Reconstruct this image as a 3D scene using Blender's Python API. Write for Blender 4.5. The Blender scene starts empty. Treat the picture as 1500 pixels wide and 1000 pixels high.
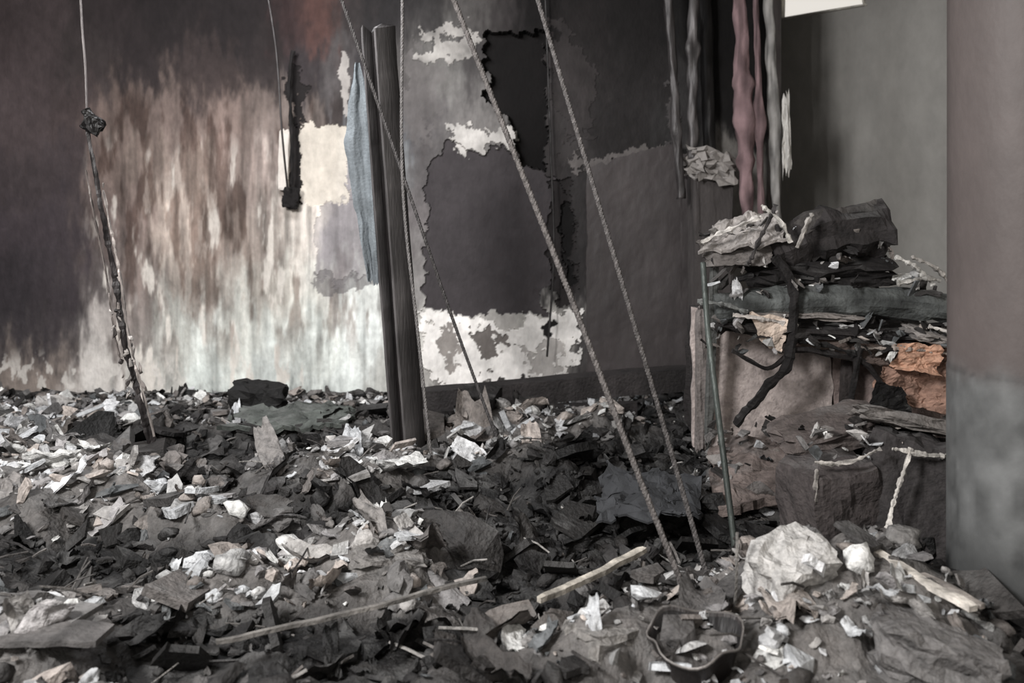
import bpy, bmesh, math, random
import numpy as np
from mathutils import Vector, Euler, noise as mnoise
random.seed(7); rng=np.random.RandomState(7)
scene=bpy.context.scene
scene.view_settings.view_transform='Standard'

# ------------------------------------------------------------------ helpers
SAT=.8
def lin(c):
    c=np.asarray(c,dtype=float); m=c.mean(); c=(m+(c-m)*SAT)/255.0
    return np.where(c<=0.04045,c/12.92,((c+0.055)/1.055)**2.4)
_T=np.random.RandomState(3).rand(256,256)
def vnoise(x,y,s=0):
    x=np.asarray(x,dtype=float)+s*17.31; y=np.asarray(y,dtype=float)+s*9.17
    xi=np.floor(x).astype(int); yi=np.floor(y).astype(int)
    fx=x-xi; fy=y-yi; fx=fx*fx*(3-2*fx); fy=fy*fy*(3-2*fy)
    a=_T[xi%256,yi%256]; b=_T[(xi+1)%256,yi%256]; c=_T[xi%256,(yi+1)%256]; d=_T[(xi+1)%256,(yi+1)%256]
    return (a*(1-fx)+b*fx)*(1-fy)+(c*(1-fx)+d*fx)*fy
def fbm(x,y,s=0,o=4):
    t=0;a=1;n=0
    for i in range(o):
        t=t+a*vnoise(x*2**i,y*2**i,s+i*3); n+=a; a*=.55
    return t/n
def sstep(x,a,b):
    t=np.clip((x-a)/(b-a),0,1); return t*t*(3-2*t)
def inpoly(u,v,poly):
    r=np.zeros(u.shape,bool); n=len(poly); j=n-1
    for i in range(n):
        xi,yi=poly[i]; xj,yj=poly[j]
        if yi!=yj:
            r^=((yi>v)!=(yj>v))&(u<(xj-xi)*(v-yi)/(yj-yi)+xi)
        j=i
    return r

def attr_mat(name,rough=.85,scale=9.,lo=.7,hi=1.25,bump=.3,bscale=40.,metal=0.,spec=.3,stretch=(1,1,1),ash=0.):
    m=bpy.data.materials.new(name); m.use_nodes=True; nt=m.node_tree; N=nt.nodes; L=nt.links
    b=N['Principled BSDF']; b.inputs['Roughness'].default_value=rough; b.inputs['Metallic'].default_value=metal
    b.inputs['Specular IOR Level'].default_value=spec
    at=N.new('ShaderNodeAttribute'); at.attribute_name='Col'
    tc=N.new('ShaderNodeTexCoord'); mp=N.new('ShaderNodeMapping'); mp.inputs['Scale'].default_value=stretch
    L.new(tc.outputs['Object'],mp.inputs['Vector'])
    n1=N.new('ShaderNodeTexNoise'); n1.inputs['Scale'].default_value=scale; n1.inputs['Detail'].default_value=8; n1.inputs['Roughness'].default_value=.65
    L.new(mp.outputs[0],n1.inputs['Vector'])
    mr=N.new('ShaderNodeMapRange'); mr.inputs['From Min'].default_value=.3; mr.inputs['From Max'].default_value=.7
    mr.inputs['To Min'].default_value=lo; mr.inputs['To Max'].default_value=hi
    L.new(n1.outputs['Fac'],mr.inputs['Value'])
    vm=N.new('ShaderNodeVectorMath'); vm.operation='SCALE'
    L.new(at.outputs['Color'],vm.inputs[0]); L.new(mr.outputs[0],vm.inputs['Scale'])
    out=vm.outputs[0]
    if ash>0:   # settled ash on upward faces
        ge=N.new('ShaderNodeNewGeometry'); sx=N.new('ShaderNodeSeparateXYZ'); L.new(ge.outputs['Normal'],sx.inputs[0])
        r2=N.new('ShaderNodeMapRange'); r2.inputs['From Min'].default_value=.35; r2.inputs['From Max'].default_value=.95; r2.inputs['To Max'].default_value=ash
        L.new(sx.outputs['Z'],r2.inputs['Value'])
        n3=N.new('ShaderNodeTexNoise'); n3.inputs['Scale'].default_value=5; n3.inputs['Detail'].default_value=6
        L.new(tc.outputs['Object'],n3.inputs['Vector'])
        r3=N.new('ShaderNodeMapRange'); r3.inputs['From Min'].default_value=.48; r3.inputs['From Max'].default_value=.62
        L.new(n3.outputs['Fac'],r3.inputs['Value'])
        mu=N.new('ShaderNodeMath'); mu.operation='MULTIPLY'; L.new(r2.outputs[0],mu.inputs[0]); L.new(r3.outputs[0],mu.inputs[1])
        mx=N.new('ShaderNodeMix'); mx.data_type='RGBA'; L.new(mu.outputs[0],mx.inputs[0]); L.new(out,mx.inputs[6]); mx.inputs[7].default_value=(.27,.265,.26,1)
        out=mx.outputs[2]
    L.new(out,b.inputs['Base Color'])
    n2=N.new('ShaderNodeTexNoise'); n2.inputs['Scale'].default_value=bscale; n2.inputs['Detail'].default_value=5
    L.new(mp.outputs[0],n2.inputs['Vector'])
    bp=N.new('ShaderNodeBump'); bp.inputs['Strength'].default_value=bump; bp.inputs['Distance'].default_value=.02
    L.new(n2.outputs['Fac'],bp.inputs['Height']); L.new(bp.outputs[0],b.inputs['Normal'])
    return m

M_plaster=attr_mat('burnt_plaster',.95,14,.85,1.15,.35,50,stretch=(1,1,.5))
M_rubble=attr_mat('ash_rubble',.7,22,.45,1.4,.8,45,ash=.2,spec=.4)
M_debris=attr_mat('sooty_debris',.85,16,.6,1.35,.6,45,ash=.2)
M_conc=attr_mat('painted_concrete',.6,5,.85,1.12,.15,30,spec=.35,stretch=(1,1,.6))
M_metal=attr_mat('sooty_steel',.5,10,.55,1.4,.3,60,metal=.3,spec=.5,stretch=(1,1,.15))
M_cloth=attr_mat('sooty_cloth',.9,8,.75,1.2,.3,60)
M_wood=attr_mat('charred_wood',.8,12,.6,1.3,.5,50)
M_rope=attr_mat('ash_cable',.6,40,.6,1.25,.4,150,metal=.3,spec=.5)

class MB:
    def __init__(s): s.v=[]; s.f=[]; s.c=[]; s.n=0; s.sm=[]
    def add(s,v,f,col,smooth=False):
        v=np.asarray(v,dtype=float); n=len(v); o=s.n
        s.v.append(v); s.f+= [tuple(i+o for i in q) for q in f]; s.sm+=[smooth]*len(f)
        col=np.asarray(col,dtype=float)
        if col.ndim==1: col=np.tile(lin(col),(n,1))
        s.c.append(col); s.n+=n
    def build(s,name,mat,smooth=False,loc=None):
        V=np.concatenate(s.v); C=np.concatenate(s.c)
        me=bpy.data.meshes.new(name)
        me.from_pydata(V.tolist(),[],s.f)
        a=me.color_attributes.new('Col','FLOAT_COLOR','POINT')
        buf=np.ones((len(V),4),dtype=np.float32); buf[:,:3]=C
        a.data.foreach_set('color',buf.ravel())
        me.polygons.foreach_set('use_smooth',[True]*len(me.polygons) if smooth else s.sm)
        me.materials.append(mat); me.update()
        o=bpy.data.objects.new(name,me); scene.collection.objects.link(o)
        return o

def grid_faces(nx,ny,off=0):
    return [(off+j*nx+i,off+j*nx+i+1,off+(j+1)*nx+i+1,off+(j+1)*nx+i) for j in range(ny-1) for i in range(nx-1)]
_cube={}
def cube_tpl(n):
    if n not in _cube:
        bm=bmesh.new(); bmesh.ops.create_cube(bm,size=2)
        bmesh.ops.subdivide_edges(bm,edges=bm.edges[:],cuts=n,use_grid_fill=True)
        bm.verts.ensure_lookup_table()
        _cube[n]=(np.array([v.co[:] for v in bm.verts]),[tuple(v.index for v in f.verts) for f in bm.faces]); bm.free()
    return _cube[n]
def block(mb,c,size,rot,col,seed=0,n=6,rough=.08,freq=2.2,taper=0.):
    V,F=cube_tpl(n); P=V.copy(); s=np.array(size)/2
    r=np.abs(P); k=(r[:,0]>.9).astype(int)+(r[:,1]>.9)+(r[:,2]>.9)
    P=np.where((k==3)[:,None],P*.86,P); P=np.where((k==2)[:,None],P*.96,P)
    D=np.array([mnoise.noise_vector(Vector(p)*freq+Vector((seed*3.7,seed*1.3,seed)))[:] for p in P])
    P=(P+D*rough*2)*s
    if taper: P[:,0]*=1-taper*(P[:,2]/s[2]*.5+.5)
    R=np.array(Euler([math.radians(a) for a in rot]).to_matrix())
    mb.add(P@R.T+np.array(c),F,col)
def tube(mb,pts,rad,col,sides=8,cap=True,lump=0.,seed=0):
    P=np.array(pts,dtype=float); n=len(P)
    rad=np.full(n,rad) if np.isscalar(rad) else np.asarray(rad,dtype=float)
    T=np.gradient(P,axis=0); T/=np.linalg.norm(T,axis=1)[:,None]+1e-9
    up=np.array([0,1,0.]) if abs(T[0][1])<.8 else np.array([1,0,0.])
    V=[];cc=[]
    for i in range(n):
        a=np.cross(T[i],up); a/=np.linalg.norm(a)+1e-9; b=np.cross(T[i],a)
        for k in range(sides):
            t=2*math.pi*k/sides; r=rad[i]
            if lump: r*=1+lump*mnoise.noise(Vector((math.cos(t)*1.3+seed*5,math.sin(t)*1.3,i*.22+seed)))*2
            V.append(P[i]+r*(math.cos(t)*a+math.sin(t)*b))
            if lump: cc.append(lin(np.array(col))*(1+.9*mnoise.noise(Vector((math.cos(t)*1.5+seed*3,math.sin(t)*1.5,i*.3+seed+9)))))
    F=[(i*sides+k,i*sides+(k+1)%sides,(i+1)*sides+(k+1)%sides,(i+1)*sides+k) for i in range(n-1) for k in range(sides)]
    if cap: F+= [tuple(range(sides))[::-1],tuple((n-1)*sides+k for k in range(sides))]
    mb.add(V,F,np.array(cc) if lump else col)
def resample(pts,step=.02,smooth=True):
    P=[np.array(p,dtype=float) for p in pts]; out=[]
    n=len(P)
    for i in range(n-1):
        p0=P[max(i-1,0)];p1=P[i];p2=P[i+1];p3=P[min(i+2,n-1)]
        m=max(2,int(np.linalg.norm(p2-p1)/step))
        for k in range(m):
            t=k/m
            out.append(.5*((2*p1)+(-p0+p2)*t+(2*p0-5*p1+4*p2-p3)*t*t+(-p0+3*p1-3*p2+p3)*t**3) if smooth else p1*(1-t)+p2*t)
    out.append(P[-1]); return np.array(out)
def rope(mb,pts,r,col,strands=3,pitch=.09):
    C=resample(pts,.012); L=np.concatenate([[0],np.cumsum(np.linalg.norm(np.diff(C,axis=0),axis=1))])
    T=np.gradient(C,axis=0); T/=np.linalg.norm(T,axis=1)[:,None]
    a=np.cross(T,np.array([0,1,0.])); a/=np.linalg.norm(a,axis=1)[:,None]; b=np.cross(T,a)
    for s in range(strands):
        ph=L/pitch*2*math.pi+s*2*math.pi/strands
        Q=C+(r*.45)*(np.cos(ph)[:,None]*a+np.sin(ph)[:,None]*b)
        cc=np.array(col)*random.uniform(.85,1.1)
        tube(mb,Q,r*.58,cc,6)
def sheet(mb,p00,p10,p11,p01,col,amp=.03,freq=4,seed=0,nx=24,ny=24,ragged=.05,var=.15,thick=.004):
    u,v=np.meshgrid(np.linspace(0,1,nx),np.linspace(0,1,ny)); u=u.ravel(); v=v.ravel()
    e=ragged*2
    uu=u+(fbm(u*5,v*5,seed)-.5)*e; vv=v+(fbm(u*5,v*5,seed+11)-.5)*e
    p=[np.array(q,dtype=float) for q in (p00,p10,p11,p01)]
    P=(p[0][None]*((1-uu)*(1-vv))[:,None]+p[1][None]*(uu*(1-vv))[:,None]+p[2][None]*(uu*vv)[:,None]+p[3][None]*((1-uu)*vv)[:,None])
    n=np.cross(p[1]-p[0],p[3]-p[0]); n/=np.linalg.norm(n)
    h=(fbm(uu*freq,vv*freq,seed+5,5)-.5)*2*amp
    P=P+n[None]*h[:,None]
    g=1+(fbm(uu*7,vv*7,seed+9)-.5)*2*var
    C=lin(np.array(col))[None]*g[:,None]
    N=len(P); F=grid_faces(nx,ny)
    B=[i for i in range(nx)]+[j*nx+nx-1 for j in range(1,ny)]+[(ny-1)*nx+i for i in range(nx-2,-1,-1)]+[j*nx for j in range(ny-2,0,-1)]
    E=[(B[k],B[(k+1)%len(B)],B[(k+1)%len(B)]+N,B[k]+N) for k in range(len(B))]
    mb.add(np.concatenate([P,P-n[None]*thick]),F+[tuple(i+N for i in q[::-1]) for q in F]+E,np.concatenate([C,C]))
def hull_tpl(seed,n=11,flat=1.):
    r=np.random.RandomState(seed); bm=bmesh.new()
    for _ in range(n):
        p=r.randn(3); p/=np.linalg.norm(p); p*=r.uniform(.75,1.1); p[2]*=flat; bm.verts.new(p)
    bmesh.ops.convex_hull(bm,input=bm.verts[:])
    for v in [v for v in bm.verts if not v.link_faces]: bm.verts.remove(v)
    bm.verts.index_update(); bm.verts.ensure_lookup_table()
    out=(np.array([v.co[:] for v in bm.verts]),[tuple(v.index for v in f.verts) for f in bm.faces]); bm.free(); return out
def lump_tpl(seed):
    bm=bmesh.new(); bmesh.ops.create_icosphere(bm,subdivisions=2,radius=1); bm.verts.ensure_lookup_table()
    P=np.array([v.co[:] for v in bm.verts]); F=[tuple(v.index for v in f.verts) for f in bm.faces]; bm.free()
    D=np.array([1+.55*mnoise.noise(Vector(p)*1.5+Vector((seed*3.1,0,seed)))+.25*mnoise.noise(Vector(p)*3.5+Vector((seed*2.1,5,seed))) for p in P])
    return P*D[:,None],F
def shard_tpl(seed):
    r=np.random.RandomState(seed); n=r.randint(5,9)
    a=np.sort(r.rand(n)*2*math.pi*.3+np.arange(n)*2*math.pi/n); rr=r.uniform(.55,1.1,n); e=r.uniform(.5,.95)
    T=np.stack([rr*np.cos(a),rr*np.sin(a)*e],1); t=r.uniform(.08,.25)
    V=np.concatenate([np.c_[T,np.full(n,t)],np.c_[T*1.03,np.full(n,-t)]])
    V[:,2]+=.2*r.uniform(-1,1)*V[:,0]**2
    F=[tuple(range(n)),tuple(range(2*n-1,n-1,-1))]+[(i,i+n,(i+1)%n+n,(i+1)%n) for i in range(n)]
    return V,F
def crumple_tpl(seed):
    r=np.random.RandomState(seed); n=9
    u,v=np.meshgrid(np.linspace(-1,1,n),np.linspace(-1,1,n)); u=u.ravel();v=v.ravel()
    s=r.uniform(.35,.8)
    z=.6*(fbm(u*1.5+5,v*1.5+5,seed%50)-.5)*2+.4*r.uniform(-1,1)*u*u+.35*r.uniform(-1,1)*v*v
    x=u*(1+.4*(fbm(v*2+9,u+9,seed%40)-.5)*2); y=v*s*(1-.6*u*u*r.rand())+.25*r.uniform(-1,1)*u*u
    P=np.stack([x,y,z],1); F=grid_faces(n,n); N=n*n
    Q=P.copy(); Q[:,2]-=.07
    return np.concatenate([P,Q]),F+[tuple(i+N for i in q[::-1]) for q in F]
HULL=[hull_tpl(100+i,10+i%5,.5+.5*(i%3)/2) for i in range(24)]
LUMP=[lump_tpl(i) for i in range(16)]
SHARD=[shard_tpl(200+i) for i in range(24)]
CRUMP=[crumple_tpl(300+i) for i in range(24)]
def put(mb,tpl,c,s,rot,col,smooth=False):
    V,F=tpl; R=np.array(Euler(rot).to_matrix())
    mb.add((V*np.array(s))@R.T+np.array(c),F,col,smooth)

# ------------------------------------------------------------------ room
WY=7.8                                  # back wall plane
def wall_px(u,v): return ((u-750)*.006,1.6-(v-300)*.006)   # image pixels, scaled for the back wall plane -> x,z
x0,x1,z0,z1=-5.4,2.36,-.05,3.9
nx,nz=860,440
X,Z=np.meshgrid(np.linspace(x0,x1,nx),np.linspace(z0,z1,nz)); X=X.ravel(); Z=Z.ravel()
U=X/.006+750; Vv=300-(Z-1.6)/.006
CP=[ # soot / plaster tones at image pixels (u,v,r,g,b)
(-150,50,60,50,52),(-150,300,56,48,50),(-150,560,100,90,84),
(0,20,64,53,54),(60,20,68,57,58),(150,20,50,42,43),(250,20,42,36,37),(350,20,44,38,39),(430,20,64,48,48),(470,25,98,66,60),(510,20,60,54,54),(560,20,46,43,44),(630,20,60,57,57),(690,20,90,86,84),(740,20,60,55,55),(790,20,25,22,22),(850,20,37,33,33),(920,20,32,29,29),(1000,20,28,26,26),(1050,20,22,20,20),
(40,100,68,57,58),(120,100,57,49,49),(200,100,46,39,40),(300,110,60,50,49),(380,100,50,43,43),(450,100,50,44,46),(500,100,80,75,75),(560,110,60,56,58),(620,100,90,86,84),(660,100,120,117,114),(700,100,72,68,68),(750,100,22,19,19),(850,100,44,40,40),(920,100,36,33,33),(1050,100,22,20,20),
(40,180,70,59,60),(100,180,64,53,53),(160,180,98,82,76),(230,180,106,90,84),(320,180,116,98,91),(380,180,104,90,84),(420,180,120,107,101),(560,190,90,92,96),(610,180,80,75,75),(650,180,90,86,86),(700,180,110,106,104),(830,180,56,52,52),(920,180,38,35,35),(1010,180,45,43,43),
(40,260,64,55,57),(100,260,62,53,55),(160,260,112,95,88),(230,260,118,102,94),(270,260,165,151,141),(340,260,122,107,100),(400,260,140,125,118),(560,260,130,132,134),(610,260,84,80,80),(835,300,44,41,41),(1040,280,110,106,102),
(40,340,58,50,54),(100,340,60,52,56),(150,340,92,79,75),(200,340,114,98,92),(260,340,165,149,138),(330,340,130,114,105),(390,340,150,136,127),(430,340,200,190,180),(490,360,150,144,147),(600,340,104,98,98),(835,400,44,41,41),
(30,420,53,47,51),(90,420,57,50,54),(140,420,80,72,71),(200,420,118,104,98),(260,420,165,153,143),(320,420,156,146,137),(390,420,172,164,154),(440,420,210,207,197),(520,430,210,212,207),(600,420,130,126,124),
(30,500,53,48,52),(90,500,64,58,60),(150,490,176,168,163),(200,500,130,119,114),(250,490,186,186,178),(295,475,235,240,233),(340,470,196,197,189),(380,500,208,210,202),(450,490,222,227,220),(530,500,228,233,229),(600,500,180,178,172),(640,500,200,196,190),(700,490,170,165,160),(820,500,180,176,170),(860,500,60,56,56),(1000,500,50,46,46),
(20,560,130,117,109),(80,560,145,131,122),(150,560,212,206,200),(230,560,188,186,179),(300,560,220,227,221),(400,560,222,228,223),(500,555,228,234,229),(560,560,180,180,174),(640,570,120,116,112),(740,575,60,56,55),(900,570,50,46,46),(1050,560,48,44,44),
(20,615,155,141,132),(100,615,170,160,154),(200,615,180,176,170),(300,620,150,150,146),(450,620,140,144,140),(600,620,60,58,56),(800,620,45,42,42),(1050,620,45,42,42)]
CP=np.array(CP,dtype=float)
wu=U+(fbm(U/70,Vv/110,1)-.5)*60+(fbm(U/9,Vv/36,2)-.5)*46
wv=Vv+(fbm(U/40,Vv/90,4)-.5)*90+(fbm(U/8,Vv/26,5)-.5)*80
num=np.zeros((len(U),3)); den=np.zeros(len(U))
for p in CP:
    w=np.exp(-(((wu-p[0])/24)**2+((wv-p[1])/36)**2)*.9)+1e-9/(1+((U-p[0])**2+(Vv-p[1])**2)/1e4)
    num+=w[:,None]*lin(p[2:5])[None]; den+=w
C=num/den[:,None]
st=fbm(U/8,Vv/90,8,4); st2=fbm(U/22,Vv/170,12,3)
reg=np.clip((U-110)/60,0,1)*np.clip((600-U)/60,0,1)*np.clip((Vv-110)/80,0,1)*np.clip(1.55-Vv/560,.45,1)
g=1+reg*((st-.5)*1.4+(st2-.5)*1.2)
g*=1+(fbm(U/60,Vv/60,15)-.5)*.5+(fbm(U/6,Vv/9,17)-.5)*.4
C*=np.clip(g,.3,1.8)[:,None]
Y=np.full(len(U),WY)+(fbm(U/50,Vv/50,31)-.5)*.03
# soft pale and sooty licks in the brown area, elongated vertically
low=np.clip((Vv-160)/350,0,1); win=sstep(U,115,160)*(1-sstep(U,425,470))*sstep(Vv,180,250)
k=(sstep(fbm(U/16,Vv/75,21,5),.56,.68)*win*(.3+.6*low))[:,None]
C=C*(1-k)+lin((222,214,204))*k
k=(sstep(fbm(U/20,Vv/95,27,5),.53,.68)*sstep(U,105,150)*(1-sstep(U,540,600))*sstep(Vv,110,160)*(1-sstep(Vv,460,570))*.8)[:,None]
C=C*(1-k)+C*np.array((.36,.30,.28))*k
k=(sstep(fbm(U/12,Vv/20,29,4),.54,.62)*(1-sstep(U,230,290))*sstep(Vv,505,545)*.7)[:,None]
C=C*(1-k)+lin((212,206,199))*k
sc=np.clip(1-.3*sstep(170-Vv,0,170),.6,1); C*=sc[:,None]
ru=U+(fbm(U/22,Vv/22,41)-.5)*34+(fbm(U/5,Vv/5,42)-.5)*12
rv=Vv+(fbm(U/22,Vv/22,43)-.5)*34+(fbm(U/5,Vv/5,44)-.5)*12
def patch(poly,col,depth,warp=1.,var=.25,alpha=1.):
    uu=U+(ru-U)*warp; vv=Vv+(rv-Vv)*warp
    k=inpoly(uu,vv,poly)
    gg=1+(fbm(U/25,Vv/25,int(abs(poly[0][0]))%30)-.5)*2*var
    C[k]=C[k]*(1-alpha)+(lin(col)[None]*gg[:,None])[k]*alpha; Y[k]+=depth
patch([(628,235),(660,205),(700,222),(740,215),(765,240),(812,255),(828,300),(822,400),(795,435),(800,462),(720,450),(680,462),(620,452),(625,300)],(64,59,61),.02,.8,.15)
patch([(712,45),(802,45),(802,248),(762,240),(745,180),(715,140)],(16,13,13),.11,.8)  # shallow hole, its inner darkness put into the colour
patch([(618,52),(680,36),(708,60),(690,88),(650,82),(625,92)],(160,155,150),-.008,2.2,.7,.85)
patch([(655,170),(690,188),(748,190),(752,212),(705,216),(680,236),(662,205)],(182,177,172),-.01,1.3,.5)
patch([(596,60),(640,95),(650,150),(610,210),(596,200)],(100,95,94),0,1.8,.4,.6)
patch([(618,462),(700,458),(730,474),(852,452),(845,540),(780,556),(640,562),(622,540)],(232,227,222),-.012,1.5,.4)
patch([(694,478),(742,482),(735,520),(705,524)],(110,103,99),.01,1.6)
patch([(655,490),(672,485),(668,545),(650,540)],(140,133,128),.005,1.4)
patch([(750,520),(800,500),(830,530),(790,556)],(150,143,138),.005,1.8,.3,.7)
patch([(800,470),(820,470),(815,500),(800,500)],(30,28,28),.01,1)
patch([(437,180),(512,182),(508,300),(455,300),(438,290)],(202,192,178),.008,.7,.25,.85)
patch([(470,300),(556,296),(561,404),(462,412)],(140,134,136),.004,1.2,.35,.6)
patch([(462,400),(561,404),(560,420),(462,426)],(100,96,97),.004,.8,.25,.7)
patch([(497,78),(506,78),(512,172),(502,172)],(168,161,156),-.006,.5,.3,.8)
patch([(420,90),(444,100),(440,180),(425,180)],(34,30,30),.01,1.2)
patch([(424,180),(436,180),(440,300),(420,300)],(38,34,34),.02,.6)
patch([(800,262),(838,262),(845,450),(812,452)],(40,36,36),.02,.9)
patch([(822,300),(836,300),(838,420),(826,420)],(18,16,16),.03,.9)
patch([(1000,238),(1045,232),(1058,300),(1010,310)],(150,144,140),-.01,1.)
patch([(840,232),(870,228),(985,205),(985,216),(870,244),(842,250)],(100,94,92),-.01,1.,.3,.8)
patch([(975,120),(988,120),(992,330),(978,330)],(70,66,66),-.01,1.)
patch([(805,20),(840,30),(870,120),(860,200),(830,225),(812,150)],(54,49,49),-.006,1.8,.5,.6)
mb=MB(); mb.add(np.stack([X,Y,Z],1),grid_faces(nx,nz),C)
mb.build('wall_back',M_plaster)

def plain_wall(name,a,b,z0,z1,col,seed,mat=M_conc,n=60,th=.2,hole=None):
    mb=MB(); a=np.array(a,float); b=np.array(b,float); L=np.linalg.norm(b-a); d=(b-a)/L; nr=np.array([d[1],-d[0]])
    def slab(s0,s1,za,zb):
        m1=max(2,int((s1-s0)/.08)); m2=max(2,int((zb-za)/.08))
        S,Zz=np.meshgrid(np.linspace(s0,s1,m1),np.linspace(za,zb,m2)); S=S.ravel();Zz=Zz.ravel()
        P=np.stack([a[0]+d[0]*S,a[1]+d[1]*S,Zz],1)
        c=lin(col)[None]*(1+(fbm(S*1.2,Zz*.8,seed)-.5)*.6)[:,None]
        Q=P-np.array([nr[0],nr[1],0])*th
        F=grid_faces(m1,m2); N=len(P)
        E=[]
        for j in range(m2-1):
            E+=[(j*m1,(j+1)*m1,(j+1)*m1+N,j*m1+N),(j*m1+m1-1,(j+1)*m1+m1-1,(j+1)*m1+m1-1+N,j*m1+m1-1+N)]
        for i in range(m1-1):
            E+=[(i,i+1,i+1+N,i+N),((m2-1)*m1+i,(m2-1)*m1+i+1,(m2-1)*m1+i+1+N,(m2-1)*m1+i+N)]
        mb.add(np.concatenate([P,Q]),F+[tuple(i+N for i in q[::-1]) for q in F]+E,np.concatenate([c,c]))
    if hole:
        h0,h1,hz0,hz1=hole
        slab(0,h0,z0,z1); slab(h1,L,z0,z1); slab(h0,h1,z0,hz0); slab(h0,h1,hz1,z1)
    else: slab(0,L,z0,z1)
    return mb.build(name,mat)
A=np.array((2.2,9.45)); B=np.array((6.2,5.24)); 
plain_wall('wall_right',A,B,-.05,3.9,(132,129,124),5,hole=(.74,1.6,3.47,3.86),th=.06)
d=(B-A)/np.linalg.norm(B-A)
mb=MB()
for (s0,s1,za,zb) in [(.72,1.62,3.455,3.475),(.74,.76,3.47,3.86),(1.58,1.6,3.47,3.86)]:
    c=A+d*(s0+s1)/2; block(mb,(c[0],c[1],(za+zb)/2),(s1-s0,.07,zb-za),(0,0,math.degrees(math.atan2(d[1],d[0]))),(170,165,155),3,2,.01)
mb.build('window_1',M_wood)
plain_wall('wall_left',(-5.4,0),(-5.4,7.95),-.05,3.9,(60,52,54),9,M_plaster)
plain_wall('wall_alcove',(2.36,7.78),(2.36,9.5),-.05,3.9,(70,64,62),9,M_plaster,th=.12)
mb=MB(); block(mb,(.4,5.,-.13),(11.8,9.6,.16),(0,0,0),(50,47,46),2,8,.0); mb.build('floor',M_conc)
mb=MB(); block(mb,(.4,6.4,3.98),(11.8,6.6,.16),(0,0,0),(45,41,41),2,8,.0); mb.build('ceiling',M_conc)

# ------------------------------------------------------------------ rubble
DARK=[(-1.75,4.0,.5,.32),(-2.0,5.75,.75,.3),(-1.22,3.05,.26,.2),(.12,4.75,.55,.45),(.0,3.6,.22,.3),(.75,4.25,.5,.28),(-1.1,6.6,1.2,.2),(2.0,3.2,.5,.35),(1.55,3.85,.5,.18),(-.55,3.1,.3,.12),(.9,5.4,.5,.6),(-.8,4.5,.5,.12),(-1.0,5.5,.4,.12),(-.6,3.35,.5,.1),(.35,6.5,1.2,.2)]  # sooty hollows; the shade of the voids is put into the colour too
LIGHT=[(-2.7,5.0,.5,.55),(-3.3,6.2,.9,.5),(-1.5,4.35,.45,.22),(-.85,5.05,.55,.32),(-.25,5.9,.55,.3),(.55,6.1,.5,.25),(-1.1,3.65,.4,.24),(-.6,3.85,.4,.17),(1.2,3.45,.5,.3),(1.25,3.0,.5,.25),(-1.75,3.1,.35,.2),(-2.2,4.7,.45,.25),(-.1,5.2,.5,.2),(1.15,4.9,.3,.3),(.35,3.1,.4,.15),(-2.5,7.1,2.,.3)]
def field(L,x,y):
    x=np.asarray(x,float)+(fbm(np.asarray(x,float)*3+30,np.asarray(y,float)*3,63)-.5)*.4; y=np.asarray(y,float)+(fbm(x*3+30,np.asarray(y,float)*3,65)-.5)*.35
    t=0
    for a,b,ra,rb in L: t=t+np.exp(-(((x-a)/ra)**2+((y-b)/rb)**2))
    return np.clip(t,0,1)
def H(x,y):
    x=np.asarray(x,float); y=np.asarray(y,float)
    h=.05+.26*(fbm(x*1.6,y*1.6,51)-.45)+.16*(fbm(x*4.5,y*4.5,55)-.5)
    h=h+.10*field(LIGHT,x,y)-.17*field(DARK,x,y)+.12*np.exp(-(((x-1.5)/.6)**2+((y-3.3)/.5)**2))
    h=h*(1-.85*sstep(y,6.2,7.2))-.04*sstep(y,6.4,7.2)
    return np.maximum(h,-.04)
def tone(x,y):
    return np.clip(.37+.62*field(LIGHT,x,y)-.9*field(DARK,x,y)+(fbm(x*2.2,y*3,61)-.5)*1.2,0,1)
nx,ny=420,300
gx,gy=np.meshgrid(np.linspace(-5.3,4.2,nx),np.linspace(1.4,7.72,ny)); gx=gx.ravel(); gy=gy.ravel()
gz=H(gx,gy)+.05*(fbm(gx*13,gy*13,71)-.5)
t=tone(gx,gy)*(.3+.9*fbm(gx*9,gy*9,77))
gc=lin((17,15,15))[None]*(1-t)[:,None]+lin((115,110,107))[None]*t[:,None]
inside=((gx-2.2)*.725+(gy-9.45)*.689)<-.12
FF=[q for q in grid_faces(nx,ny) if inside[q[0]] and inside[q[1]] and inside[q[2]]]
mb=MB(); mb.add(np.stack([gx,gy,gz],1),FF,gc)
PAL_L=[(208,208,210),(194,196,199),(176,175,174),(162,158,155),(222,221,218),(172,160,152),(154,150,150)]
PAL_M=[(112,109,108),(96,93,92),(120,115,112),(82,79,78),(104,98,95),(114,106,101),(94,97,99)]
PAL_D=[(40,37,36),(30,27,27),(48,45,44),(22,20,20),(54,50,48)]
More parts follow.
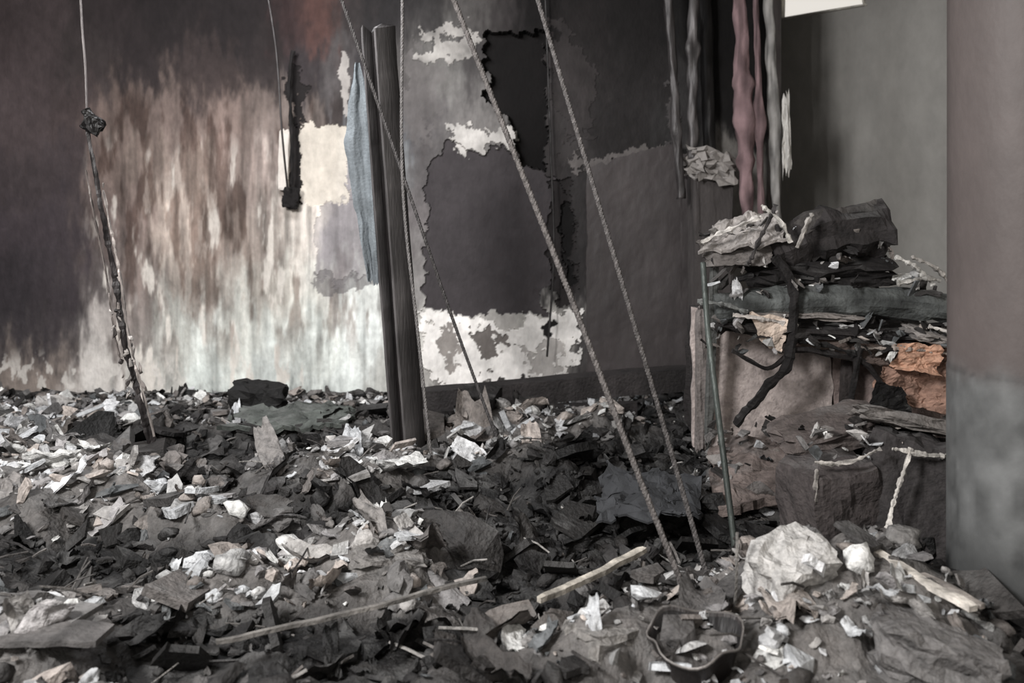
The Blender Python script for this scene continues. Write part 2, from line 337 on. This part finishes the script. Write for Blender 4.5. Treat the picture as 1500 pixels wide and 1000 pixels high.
def scatter(n,xr,yr,smin,smax,lift=.3,emb=0.,tilt=.45,mix=(.36,.50,.72)):
    for _ in range(n):
        y=random.uniform(*yr); x=random.uniform(*xr)
        if abs(x)>y*.66+.5: continue
        if (x-2.08)**2+(y-3.5)**2<.42**2: continue
        if x>2.3 and y>7: continue
        tt=float(tone(x,y)); q=random.gauss(tt,.19)
        dk=float(field(DARK,x,y))
        if random.random()<dk*.45: continue
        s=smin*(smax/smin)**(random.random()**1.6)
        s*=min(1,.45+y*.11)
        if y>6.6: s=min(s,.06)
        if q>.62 and s>.11: s=.11*random.uniform(.7,1)
        pal=PAL_L if q>.62 else PAL_M if q>.37 else PAL_D
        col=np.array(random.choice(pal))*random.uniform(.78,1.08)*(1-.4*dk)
        k=random.random(); z=float(H(x,y))+s*(lift*random.uniform(.1,1)-emb)
        if y+s>7.7: continue
        rz=random.uniform(0,6.28)
        if k<mix[0]:
            put(mb,random.choice(HULL),(x,y,z),(s*random.uniform(.6,1.3),s*random.uniform(.4,.9),s*random.uniform(.35,.7)),(random.uniform(-.5,.5),random.uniform(-.5,.5),rz),col)
        elif k<mix[1]:
            put(mb,random.choice(LUMP),(x,y,z),(s*random.uniform(.7,1.3),s*random.uniform(.5,1),s*random.uniform(.4,.7)),(random.uniform(-.5,.5),random.uniform(-.5,.5),rz),col,s<.08)
        elif k<mix[2]:
            put(mb,random.choice(SHARD),(x,y,z+s*.25),(s*1.2,s*1.1,s*random.uniform(.5,1)),(random.gauss(0,tilt),random.gauss(0,tilt),rz),col)
        else:
            put(mb,random.choice(CRUMP),(x,y,z+s*.25),(s*1.3,s*1.,s*1.),(random.gauss(0,.5),random.gauss(0,.5),rz),col,True)
scatter(620,(-4.5,3.),(2.8,6.6),.10,.22,.25,.1,.4,(.35,.45,.9))
scatter(4300,(-4.5,3.5),(2.4,7.6),.04,.105,.6)
scatter(8500,(-4.5,3.5),(2.3,7.6),.014,.04,1.2)
for _ in range(300):
    y=random.uniform(2.8,7.2); x=random.uniform(-.62,.5)*y
    a=random.uniform(0,6.28); L=random.uniform(.06,.2); z=float(H(x,y))+.05
    dz=random.uniform(-.06,.08)
    col=random.choice([(60,56,54),(100,95,92),(34,31,31),(140,136,132),(74,70,67)])
    tube(mb,[(x,y,z),(x+L*.5*math.cos(a),y+L*.5*math.sin(a),z+dz*.7),(x+L*math.cos(a),y+L*math.sin(a),z+dz)],random.uniform(.003,.006),col,5)
mb.build('rubble_pile',M_rubble)

def obj(name,mat,fn,smooth=False):
    mb=MB(); fn(mb); return mb.build(name,mat,smooth)
def plank(mb,a,b,w,t,col,seed):
    a=np.array(a,float); b=np.array(b,float); n=28
    d=(b-a)/np.linalg.norm(b-a); s=np.cross(d,(0,0,1)); s/=np.linalg.norm(s); up=np.cross(s,d)
    V=[];Cc=[]
    for i in range(n):
        k=i/(n-1); p=a+(b-a)*k; e=1-.5*max(0,abs(k-.5)*2-.85)/.15*random.random()
        ww=w*e*(1+.5*(float(fbm(k*9,seed,seed))-.5)); o=up*.03*(float(fbm(k*3,1,seed+2))-.5)+s*.03*(float(fbm(k*4,5,seed+7))-.5)
        for (su,sv) in ((-1,-1),(1,-1),(1,1),(-1,1)):
            V.append(p+o+s*su*ww/2+up*sv*t/2); Cc.append(lin(np.array(col)*(.5+1.*float(fbm(k*12,su+2,seed+5)))))
    F=[(i*4+k,i*4+(k+1)%4,(i+1)*4+(k+1)%4,(i+1)*4+k) for i in range(n-1) for k in range(4)]+[(3,2,1,0),tuple((n-1)*4+k for k in range(4))]
    mb.add(V,F,np.array(Cc))
obj('wood_lath',M_wood,lambda m:plank(m,(.10,3.28,.14),(.56,3.74,.15),.034,.02,(170,162,150),1))
obj('wood_lath',M_wood,lambda m:plank(m,(-1.0,3.0,.12),(-.1,3.44,.15),.018,.014,(102,98,94),2))
obj('wood_lath',M_wood,lambda m:plank(m,(1.36,3.46,.28),(1.54,2.98,.24),.04,.02,(198,190,180),3))
obj('wood_lath',M_wood,lambda m:plank(m,(1.42,3.5,.24),(1.62,3.05,.22),.025,.018,(130,122,116),4))
obj('floor_board',M_wood,lambda m:(plank(m,(-2.1,3.3,.14),(-1.5,3.14,.15),.16,.02,(96,94,93),5),plank(m,(-2.0,3.05,.14),(-1.38,3.0,.14),.14,.02,(84,81,80),6)))
obj('charred_beam',M_wood,lambda m:(plank(m,(-.72,6.62,.14),(1.4,6.9,.26),.2,.17,(44,40,40),7),plank(m,(-.5,6.3,.1),(.9,6.45,.12),.1,.09,(36,32,32),8)))
obj('plaster_slab',M_debris,lambda m:sheet(m,(-1.95,6.0,.10),(-1.15,5.95,.10),(-1.2,6.35,.19),(-1.9,6.35,.17),(76,80,76),.07,4,4,ragged=.22,thick=.03,var=.6))
obj('charred_block',M_wood,lambda m:block(m,(-1.86,6.5,.16),(.36,.25,.26),(5,8,10),(28,27,27),5,6,.16))
obj('roof_sheet',M_cloth,lambda m:sheet(m,(.40,4.25,.10),(.9,4.12,.12),(.98,4.6,.2),(.5,4.7,.24),(52,53,56),.10,4,8,ragged=.22,thick=.012,var=.6))
obj('concrete_chunk',M_rubble,lambda m:block(m,(1.03,3.28,.24),(.30,.22,.22),(18,-12,25),(178,175,172),9,6,.14))
obj('concrete_chunk',M_rubble,lambda m:block(m,(1.36,2.85,.15),(.36,.26,.16),(-8,14,-20),(104,101,100),12,6,.16))
obj('concrete_chunk',M_rubble,lambda m:block(m,(-.52,3.72,.1),(.3,.2,.12),(8,4,10),(112,108,105),14,6,.16))
obj('concrete_chunk',M_rubble,lambda m:block(m,(.32,3.05,.1),(.26,.2,.12),(-5,9,40),(128,124,120),17,6,.16))

def masonry(m):
    block(m,(1.47,4.1,.2),(.36,.34,.46),(4,-6,14),(70,63,62),21,8,.06)
    block(m,(1.83,4.1,.25),(.4,.36,.58),(-6,8,-18),(56,52,52),23,8,.07)
    block(m,(1.55,4.35,.5),(.5,.3,.1),(10,-12,8),(84,75,72),24,6,.12)
    block(m,(1.86,4.2,.58),(.42,.26,.07),(-12,10,-10),(110,104,100),25,6,.16)
    for pts,r,c in (([(1.74,3.87,.54),(1.68,3.84,.40),(1.64,3.84,.28),(1.60,3.83,.12)],.010,(190,184,177)),([(1.34,3.93,.46),(1.48,3.9,.47),(1.62,3.9,.53)],.008,(150,144,138)),([(1.66,3.87,.54),(1.8,3.87,.51),(1.95,3.9,.50)],.011,(176,170,163)),([(1.34,3.9,.44),(1.33,3.89,.3)],.007,(130,124,119))):
        P=resample(pts,.012); tube(m,P,[r*random.uniform(.5,1.4) for _ in P],c,6,lump=.6,seed=pts[0][0])
    r2=random.Random(3)
    for i in range(60):
        s=r2.uniform(.012,.04); put(m,r2.choice(HULL+SHARD),(r2.uniform(1.3,2.0),r2.uniform(3.95,4.3),.50+r2.uniform(-.03,.08)),(s*1.5,s,s*.7),(r2.gauss(0,.4),r2.gauss(0,.4),r2.random()*6),r2.choice(PAL_L+PAL_M+PAL_D+PAL_D))
obj('broken_masonry',M_debris,masonry)

# ------------------------------------------------------------------ collapsed partition (image pixel coordinates, scaled for the partition's depth)
def hp(u,v,y): return ((u-750)*.004,y,1.6-(v-300)*.004)
def partition(m):
    sheet(m,hp(1020,660,5.3),hp(1230,665,5.25),hp(1225,490,5.3),hp(1022,455,5.34),(170,156,151),.015,2,31,ragged=.03,thick=.05,var=.3)
    sheet(m,hp(1228,665,5.28),hp(1385,640,5.2),hp(1385,480,5.25),hp(1228,495,5.3),(132,115,110),.03,3,33,ragged=.02,thick=.05,var=.4)
    block(m,hp(1035,560,5.3),(.09,.12,.8),(0,1,0),(110,102,99),34,6,.1)
    block(m,hp(1200,560,5.5),(1.4,.18,.85),(0,0,0),(34,30,30),35,6,.04)
    block(m,hp(1232,570,5.14),(.05,.05,.68),(0,3,0),(52,46,45),36,4,.1)
    block(m,hp(1038,500,5.12),(.045,.05,1.1),(0,2,0),(76,77,75),37,4,.1)
    block(m,hp(1230,482,5.2),(1.3,.36,.07),(4,3,2),(42,38,38),38,8,.14)
    block(m,hp(1165,452,5.1),(.56,.22,.035),(10,4,-3),(130,122,117),39,6,.2)
    block(m,hp(1350,485,5.05),(.3,.2,.05),(16,10,8),(140,133,129),40,6,.22)
    P=resample([hp(1040,448,5.1),hp(1130,440,5.08),hp(1260,437,5.06),hp(1385,448,5.02)],.03)
    tube(m,P,[.082+.01*random.random() for i in range(len(P))],(76,79,78),14,lump=.14,seed=1)
    P=resample([hp(1125,372,5.2),hp(1180,352,5.2),hp(1240,338,5.2),hp(1298,335,5.2)],.03)
    tube(m,P,[.13+.02*random.random() for i in range(len(P))],(46,42,42),12,lump=.28,seed=2)
    P=resample([hp(1140,350,5.15),hp(1200,318,5.15),hp(1285,312,5.2)],.03)
    tube(m,P,[.05+.015*random.random() for i in range(len(P))],(64,60,58),9,lump=.3,seed=3)
    block(m,hp(1200,398,5.25),(.75,.4,.14),(3,-2,0),(30,27,27),41,6,.2)
    sheet(m,hp(1018,362,5.0),hp(1132,345,5.0),hp(1138,308,5.3),hp(1060,318,5.3),(152,145,141),.06,4,42,ragged=.14,thick=.02,var=.4)
    sheet(m,hp(1022,388,5.05),hp(1110,384,5.0),hp(1130,350,5.1),hp(1020,352,5.1),(104,98,95),.03,4,43,ragged=.12,thick=.02,var=.3)
    for a,b,c in (((1100,300),(1140,352),(190,185,178)),((1288,372),(1340,412),(190,186,180)),((1310,372),(1362,408),(150,144,138)),((1150,360),(1172,312),(160,154,148)),((1015,352),(1100,318),(200,194,188)),((1060,455),(1150,470),(195,186,179)),((1290,410),(1350,405),(160,156,150)),((1335,470),(1388,500),(200,194,188)),((1180,660),(1300,610),(155,145,138)),((1010,435),(1080,450),(120,122,120)),((1240,500),(1385,512),(140,128,120)),((1150,490),(1240,512),(30,28,28)),((1080,385),(1120,300),(60,56,56))):
        P=resample([hp(a[0],a[1],4.98),hp((a[0]+b[0])/2+random.uniform(-5,5),(a[1]+b[1])/2-4,4.96),hp(b[0],b[1],4.98)],.015)
        tube(m,P,[.005+.013*random.random() for _ in P],c,6,lump=.4,seed=a[0]%7)
    sheet(m,hp(1085,452,5.0),hp(1140,458,4.98),hp(1128,512,5.0),hp(1100,492,5.02),(205,184,167),.03,3,44,10,10,.15,thick=.01)
    P=resample([hp(1118,372,4.98),hp(1142,420,4.95),hp(1136,515,4.95),hp(1104,560,4.98),hp(1068,612,5.05)],.02)
    tube(m,P,[.022+.008*random.random() for i in range(len(P))],(28,25,25),8,lump=.4,seed=5)
    P=resample([hp(1138,500,4.97),hp(1240,520,5.0),hp(1275,560,5.0)],.02); tube(m,P,.018,(34,30,30),7,lump=.4)
    P=resample([hp(1136,510,4.97),hp(1110,530,5.0),hp(1060,505,5.0)],.02); tube(m,P,.012,(34,30,30),7,lump=.4)
    P=resample([hp(1238,500,4.97),hp(1228,570,5.0),hp(1226,655,5.0)],.02); tube(m,P,.018,(30,27,27),7,lump=.4,seed=8)
    sheet(m,hp(1265,560,4.98),hp(1385,600,4.95),hp(1388,510,5.05),hp(1270,490,5.1),(150,114,97),.11,4,45,36,36,.08,thick=.01,var=.7)
    sheet(m,hp(1280,525,4.93),hp(1345,535,4.91),hp(1350,495,4.95),hp(1290,492,4.96),(190,142,115),.06,4,55,18,18,.14,thick=.01,var=.6)
    sheet(m,hp(1150,500,5.0),hp(1290,528,4.98),hp(1300,490,5.1),hp(1170,478,5.1),(88,74,68),.07,5,46,24,16,.1,thick=.01,var=.4)
    sheet(m,hp(1242,592,4.90),hp(1306,596,4.89),hp(1290,552,4.90),hp(1256,542,4.91),(14,12,12),.03,4,47,16,16,.14,thick=.01)  # black sheet painted as the shaded hole in the cloth
    sheet(m,hp(1300,640,4.9),hp(1390,665,4.85),hp(1385,600,5.0),hp(1300,610,5.0),(80,70,67),.07,5,48,20,20,.1,thick=.02,var=.4)
    sheet(m,(1.05,4.45,.1),(1.75,4.4,.18),(1.8,5.1,.32),(1.15,5.15,.22),(108,95,90),.08,4,49,ragged=.14,thick=.05,var=.6)
    r2=random.Random(4)
    for _ in range(380):
        u=r2.uniform(1020,1388); top=r2.choice([(338,5.15),(380,5.1),(410,5.0),(470,5.02),(495,4.98),(620,4.95),(650,4.9),(670,4.75)])
        s=r2.uniform(.012,.05); p=hp(u,top[0]+r2.uniform(-14,14),top[1]+r2.uniform(-.06,.12))
        if top[0]<390 and not 1030<u<1300: continue
        put(m,r2.choice(HULL+CRUMP+SHARD),p,(s*1.6,s,s*.8),(r2.gauss(0,.6),r2.gauss(0,.6),r2.random()*6),r2.choice(PAL_L+PAL_M+PAL_M+PAL_D+PAL_D+PAL_D))
obj('collapsed_partition',M_debris,partition)
obj('leaning_pole',M_metal,lambda m:tube(m,resample([(1.022,4.05,.0),(1.0,4.25,.5),(.985,4.45,.95),(.99,4.6,1.3)]),.015,(68,75,71),10),True)

# ------------------------------------------------------------------ column
mb=MB(); cx,cy,R=2.06,3.5,.31; ns,nh=96,260
V=[]
for j in range(nh):
    z=-.02+3.92*j/(nh-1)
    for i in range(ns):
        a=2*math.pi*i/ns; rr=R+(.003 if z<.95 else 0)
        V.append((cx+rr*math.cos(a),cy+rr*math.sin(a),z))
V=np.array(V); an=np.arctan2(V[:,1]-cy,V[:,0]-cx)*R
f1=fbm(an*4+20,V[:,2]*2,81); f2=fbm(an*14+20,V[:,2]*10,83)
dado=1/(1+np.exp(-(.95-V[:,2]+.08*(f2-.5))/.02))
up=lin((86,77,75))[None]*(1+(f1-.5)*.5)[:,None]
dn=lin((88,89,89))[None]*(1+(f1-.5)*1.2+(f2-.5)*1.3)[:,None]
Cc=up*(1-dado)[:,None]+dn*dado[:,None]
line=np.exp(-((V[:,2]-.955)/.012)**2)[:,None]*(f2>.45)[:,None]; Cc=Cc*(1-.45*line)
base_dark=np.clip((.3-V[:,2]+(f2-.5)*.3)/.28,0,1)[:,None]; Cc=Cc*(1-.8*base_dark)  # column gets darker towards the bottom
F=[(j*ns+i,j*ns+(i+1)%ns,(j+1)*ns+(i+1)%ns,(j+1)*ns+i) for j in range(nh-1) for i in range(ns)]
mb.add(V,F,Cc); mb.build('concrete_column',M_conc,True)

# ------------------------------------------------------------------ steel post (I-section, leaning)
def ibeam(m):
    a=np.array((-.632,5.5,-.02)); b=np.array((-.83,5.5,2.66)); w,h,t=.16,.14,.018
    prof=[(-w/2,-h/2),(w/2,-h/2),(w/2,-h/2+t),(t/2,-h/2+t),(t/2,h/2-t),(w/2,h/2-t),(w/2,h/2),(-w/2,h/2),(-w/2,h/2-t),(-t/2,h/2-t),(-t/2,-h/2+t),(-w/2,-h/2+t)]
    ang=math.radians(48); n=60; V=[];Cc=[]
    for i in range(n):
        k=i/(n-1); p=a+(b-a)*k
        for q,(x,y) in enumerate(prof):
            X=x*math.cos(ang)-y*math.sin(ang); Yy=x*math.sin(ang)+y*math.cos(ang)
            j=.008*(float(fbm(k*14,q,90))-.5)
            V.append((p[0]+X+j,p[1]+Yy,p[2]+(0 if i<n-1 else .07*random.random())))
            base=np.array((96,92,92)) if q in (0,11,7,8) else np.array((26,22,22))  # left flange edges paler: a highlight put into the colour
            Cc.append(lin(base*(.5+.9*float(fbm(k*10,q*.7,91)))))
    P=len(prof); F=[(i*P+k,i*P+(k+1)%P,(i+1)*P+(k+1)%P,(i+1)*P+k) for i in range(n-1) for k in range(P)]
    F.append(tuple((n-1)*P+k for k in range(P)))
    m.add(V,F,np.array(Cc))
obj('steel_post',M_metal,ibeam)

def torn(m):
    n1,n2=70,26; V=[]
    for j in range(n1):
        k=j/(n1-1); z=2.5-1.35*k
        cxx=-.98+.11*k; w=.03+.22*min(1,k/.35)*(1-.75*max(0,(k-.35)/.65))
        for i in range(n2):
            s=i/(n2-1)-.5
            V.append((cxx+s*w+.03*(float(fbm(k*12,s*3+4,95))-.5),5.62+.05*(float(fbm(s*6+8,k*4+2,98))-.5)+.015*math.sin(s*9+k*3),z-.08*float(fbm(s*9+9,2,96))*k))
    f=fbm(np.array([v[0]*30 for v in V]),np.array([v[2]*4 for v in V]),97)
    m.add(V,grid_faces(n2,n1),lin((108,115,120))[None]*(.4+1.1*f)[:,None])
obj('torn_hanging_sheet',M_cloth,torn,True)

# ------------------------------------------------------------------ hanging cables
rc=(104,98,96)
obj('hanging_cable',M_rope,lambda m:rope(m,[(.70,3.3,.02),(.48,3.46,.58),(.20,3.665,1.33),(-.262,4.0,2.523),(-.791,4.386,3.92)],.0135,rc,pitch=.05))
obj('hanging_cable',M_rope,lambda m:rope(m,[(.825,3.75,.03),(.48,4.02,1.31),(.126,4.3,2.592),(-.231,4.582,3.92)],.0125,(98,93,92),pitch=.05))
obj('hanging_cable',M_rope,lambda m:rope(m,[(-.066,5.7,.02),(-.35,5.48,.85),(-.70,5.2,1.95),(-.96,5.0,2.754),(-1.335,4.707,3.92)],.011,(96,92,92),pitch=.06))
obj('hanging_cable',M_rope,lambda m:rope(m,[(-.45,5.1,.02),(-.54,5.1,.85),(-.628,5.1,1.72),(-.63,5.1,2.777),(-.63,5.1,3.92)],.010,(112,108,107),pitch=.06))
obj('hanging_cable',M_rope,lambda m:rope(m,[(.80,3.25,.08),(.805,3.2,.18),(.80,3.16,.32),(.812,3.2,.42)],.006,(120,116,112)))
def stud(m):
    P=resample([(-2.08,5.2,-.02),(-2.14,5.2,.3),(-2.27,5.2,.8),(-2.33,5.22,1.15),(-2.41,5.2,1.6),(-2.49,5.2,2.05)],.02)
    rr=np.linspace(.024,.012,len(P))
    tube(m,P,[r*random.uniform(.8,1.15) for r in rr],(42,37,37),7,lump=.4,seed=4)
    P2=P+np.array([.04,-.02,0]); tube(m,P2[14:85],[.004+.006*random.random() for _ in P2[14:85]],(140,131,126),6,lump=.4)
    P3=P+np.array([-.05,-.0,0]); tube(m,P3[35:90],[.003+.005*random.random() for _ in P3[35:90]],(104,95,91),6,lump=.4)
    r2=random.Random(9)
    for _ in range(34):
        p=P[min(len(P)-1,int(25+abs(r2.gauss(0,.3))*70))]; s=r2.uniform(.008,.02)
        put(m,r2.choice(HULL),p+np.array([r2.uniform(-.05,.06),-.02,0]),(s*.6,s,s*2.6),(r2.gauss(0,.3),r2.gauss(0,.3),r2.random()*6),r2.choice([(170,163,158),(130,121,116),(60,54,52),(40,36,36)]))
    Q=resample([(-2.49,5.2,2.05),(-2.5,5.2,2.4),(-2.528,5.2,2.8),(-2.57,5.2,3.92)],.03); tube(m,Q,.007,(96,89,88),6)
    block(m,(-2.44,5.17,2.07),(.10,.08,.09),(10,30,15),(22,19,19),7,5,.18)
    block(m,(-2.47,5.17,2.13),(.05,.05,.06),(10,-30,15),(28,25,25),8,4,.2)
obj('twisted_metal_stud',M_metal,stud)
obj('hanging_wire',M_metal,lambda m:tube(m,resample([(-2.15,7.4,3.92),(-1.98,7.4,3.0),(-1.93,7.45,2.2),(-1.92,7.6,1.72)]),.009,(50,45,45),6))
def jbox(m):
    x,z=wall_px(430,290); block(m,(x,7.72,z),(.13,.09,.17),(0,6,0),(26,23,23),3,5,.16)
    x,z=wall_px(418,235); block(m,(x,7.75,z),(.085,.06,.5),(0,2,0),(206,197,188),4,6,.1)
    x,z=wall_px(436,140); tube(m,resample([(x-.02,7.72,z+.38),(x-.05,7.7,z+.1),(x-.03,7.7,z-.3),(wall_px(432,270)[0],7.7,wall_px(430,270)[1])]),.016,(36,33,33),7,lump=.5,seed=2)
obj('wall_conduit_box',M_plaster,jbox)
obj('hanging_wire',M_metal,lambda m:tube(m,resample([(.27,7.7,3.9),(.33,7.7,2.2),(.36,7.66,1.2),(.3,7.6,.3)]),.009,(34,31,31),6))

def panel(m):
    nx_,nz_=60,100; V=[];
    for j in range(nz_):
        for i in range(nx_):
            s=i/(nx_-1); k=j/(nz_-1); x=.64+.95*s; top=1.92+.2*min(1,s/.75)-(.1 if s>.85 else 0)+.07*(float(fbm(s*14,3,101))-.5)
            z=.0+top*k
            V.append((x+.03*(float(fbm(k*14,7,105))-.5)*(1 if i in (0,nx_-1) else 0),7.62+.03*(float(fbm(s*3,k*5,102))-.5),z))
    V=np.array(V); B_=V.copy(); B_[:,1]+=.05; f=fbm(V[:,0]*3,V[:,2]*2,103); f2=fbm(V[:,0]*20,V[:,2]*3,104)
    c=lin((61,55,55))[None]*(1+(f-.5)*.7+(f2-.5)*.3)[:,None]; F=grid_faces(nx_,nz_); N=len(V)
    E=[(j*nx_+o,(j+1)*nx_+o,(j+1)*nx_+o+N,j*nx_+o+N) for j in range(nz_-1) for o in (0,nx_-1)]+[((nz_-1)*nx_+i,(nz_-1)*nx_+i+1,(nz_-1)*nx_+i+1+N,(nz_-1)*nx_+i+N) for i in range(nx_-1)]
    m.add(np.concatenate([V,B_]),F+[tuple(i+N for i in q[::-1]) for q in F]+E,np.concatenate([c,c]))
obj('burnt_panel',M_conc,panel)

# ------------------------------------------------------------------ vertical pipes by the corner
def pipe(name,x0,x1,y,z0,z1,r,col,bumps=(),mat=M_metal,lump=.15):
    def fn(m):
        P=resample([(x0,y,z0),((x0+x1)/2+.01,y,(z0+z1)/2),(x1,y,z1)],.04); rr=[]
        for p in P:
            q=r*(1+.04*(random.random()-.5))
            for bz,bw,bh in bumps: q+=bh*math.exp(-((p[2]-bz)/bw)**2)
            rr.append(q)
        tube(m,P,rr,col,16,lump=lump,seed=x0*7)
    return obj(name,mat,fn,True)
pipe('sooty_pipe',1.40,1.24,7.35,1.65,3.9,.035,(62,58,58),((2.2,.08,.02),),lump=.3)
pipe('sooty_pipe',1.50,1.50,7.4,1.98,3.9,.04,(80,76,76),((2.9,.06,.02),),lump=.3)
pipe('sooty_pipe',1.74,1.66,7.68,0.0,3.9,.055,(30,27,27))
pipe('pink_pipe',1.94,1.84,7.28,1.1,3.9,.056,(120,95,97),((2.28,.16,.045),(2.6,.05,.03),(1.95,.05,.03)),M_plaster,.3)
pipe('pink_pipe',2.04,1.97,7.25,1.1,3.9,.024,(108,86,88),((2.3,.15,.03),),M_plaster,.3)
pipe('white_pipe',2.19,2.08,7.3,1.1,3.9,.04,(130,127,124),((2.3,.2,.02),),M_plaster,.25)
obj('plaster_strip',M_plaster,lambda m:sheet(m,(2.2,7.22,1.85),(2.27,7.20,1.85),(2.24,7.18,2.5),(2.2,7.22,2.45),(190,186,180),.05,3,66,12,30,.25,thick=.01))
obj('broken_wall_cap',M_plaster,lambda m:(block(m,(1.66,7.45,.97),(.32,.26,1.98),(0,0,4),(66,61,60),61,10,.06),block(m,(1.64,7.4,1.93),(.34,.3,.22),(5,12,4),(138,132,128),62,8,.35,3.)))

# ------------------------------------------------------------------ burnt bucket half buried in the foreground
def bucket(m):
    c=np.array((.62,2.96,.02)); V=[];n=40
    prof=[(.10,0),(.125,.08),(.15,.16),(.157,.165),(.157,.15),(.143,.15),(.118,.07),(.09,.01)]
    for r,z in prof:
        for i in range(n):
            a=2*math.pi*i/n; dd=1+.07*math.sin(a*3+1)+.04*math.sin(a*7)
            V.append((r*math.cos(a)*dd,r*math.sin(a)*dd,z+.012*math.sin(a*4)))
    P=len(prof); F=[(j*n+i,j*n+(i+1)%n,(j+1)*n+(i+1)%n,(j+1)*n+i) for j in range(P-1) for i in range(n)]+[tuple((P-1)*n+i for i in range(n))]
    R_=np.array(Euler((.12,-.1,0)).to_matrix()); cc=np.zeros((len(V),3))
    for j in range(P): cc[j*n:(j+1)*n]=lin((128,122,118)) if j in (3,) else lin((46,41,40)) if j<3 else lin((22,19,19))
    m.add(np.array(V)@R_.T+c,F,cc)
obj('burnt_bucket',M_metal,bucket,True)

# ------------------------------------------------------------------ light
w=bpy.data.worlds.new('overcast'); scene.world=w; w.use_nodes=True
bg=w.node_tree.nodes['Background']; bg.inputs[0].default_value=(1.,.95,.88,1); bg.inputs[1].default_value=.8
def area(name,loc,tgt,size,power,col):
    l=bpy.data.lights.new(name,'AREA'); l.size=size; l.energy=power; l.color=col
    o=bpy.data.objects.new(name,l); o.location=loc; o.rotation_euler=(Vector(tgt)-Vector(loc)).to_track_quat('-Z','Y').to_euler()
    scene.collection.objects.link(o)
area('added_key_lamp',(-3.,.2,3.7),(.2,7.2,1.1),1.1,520,(1.,.99,.98))  # unseen area lamp added as key light from the assumed front-left side
area('back_wall_fill',(-1.6,5.4,3.8),(-1.4,7.2,0),1.2,150,(.97,.98,1.))  # fill lamp added to brighten the lower back wall; ceiling has no gap

cam=bpy.data.cameras.new('camera'); co=bpy.data.objects.new('camera',cam); scene.collection.objects.link(co)
co.location=(0,0,1.6); co.rotation_euler=(math.radians(90),0,0)
cam.sensor_width=36; cam.lens=36*1300/1500; cam.shift_y=-200/1500
cam.dof.use_dof=True; cam.dof.focus_distance=4.6; cam.dof.aperture_fstop=1.8
scene.camera=co
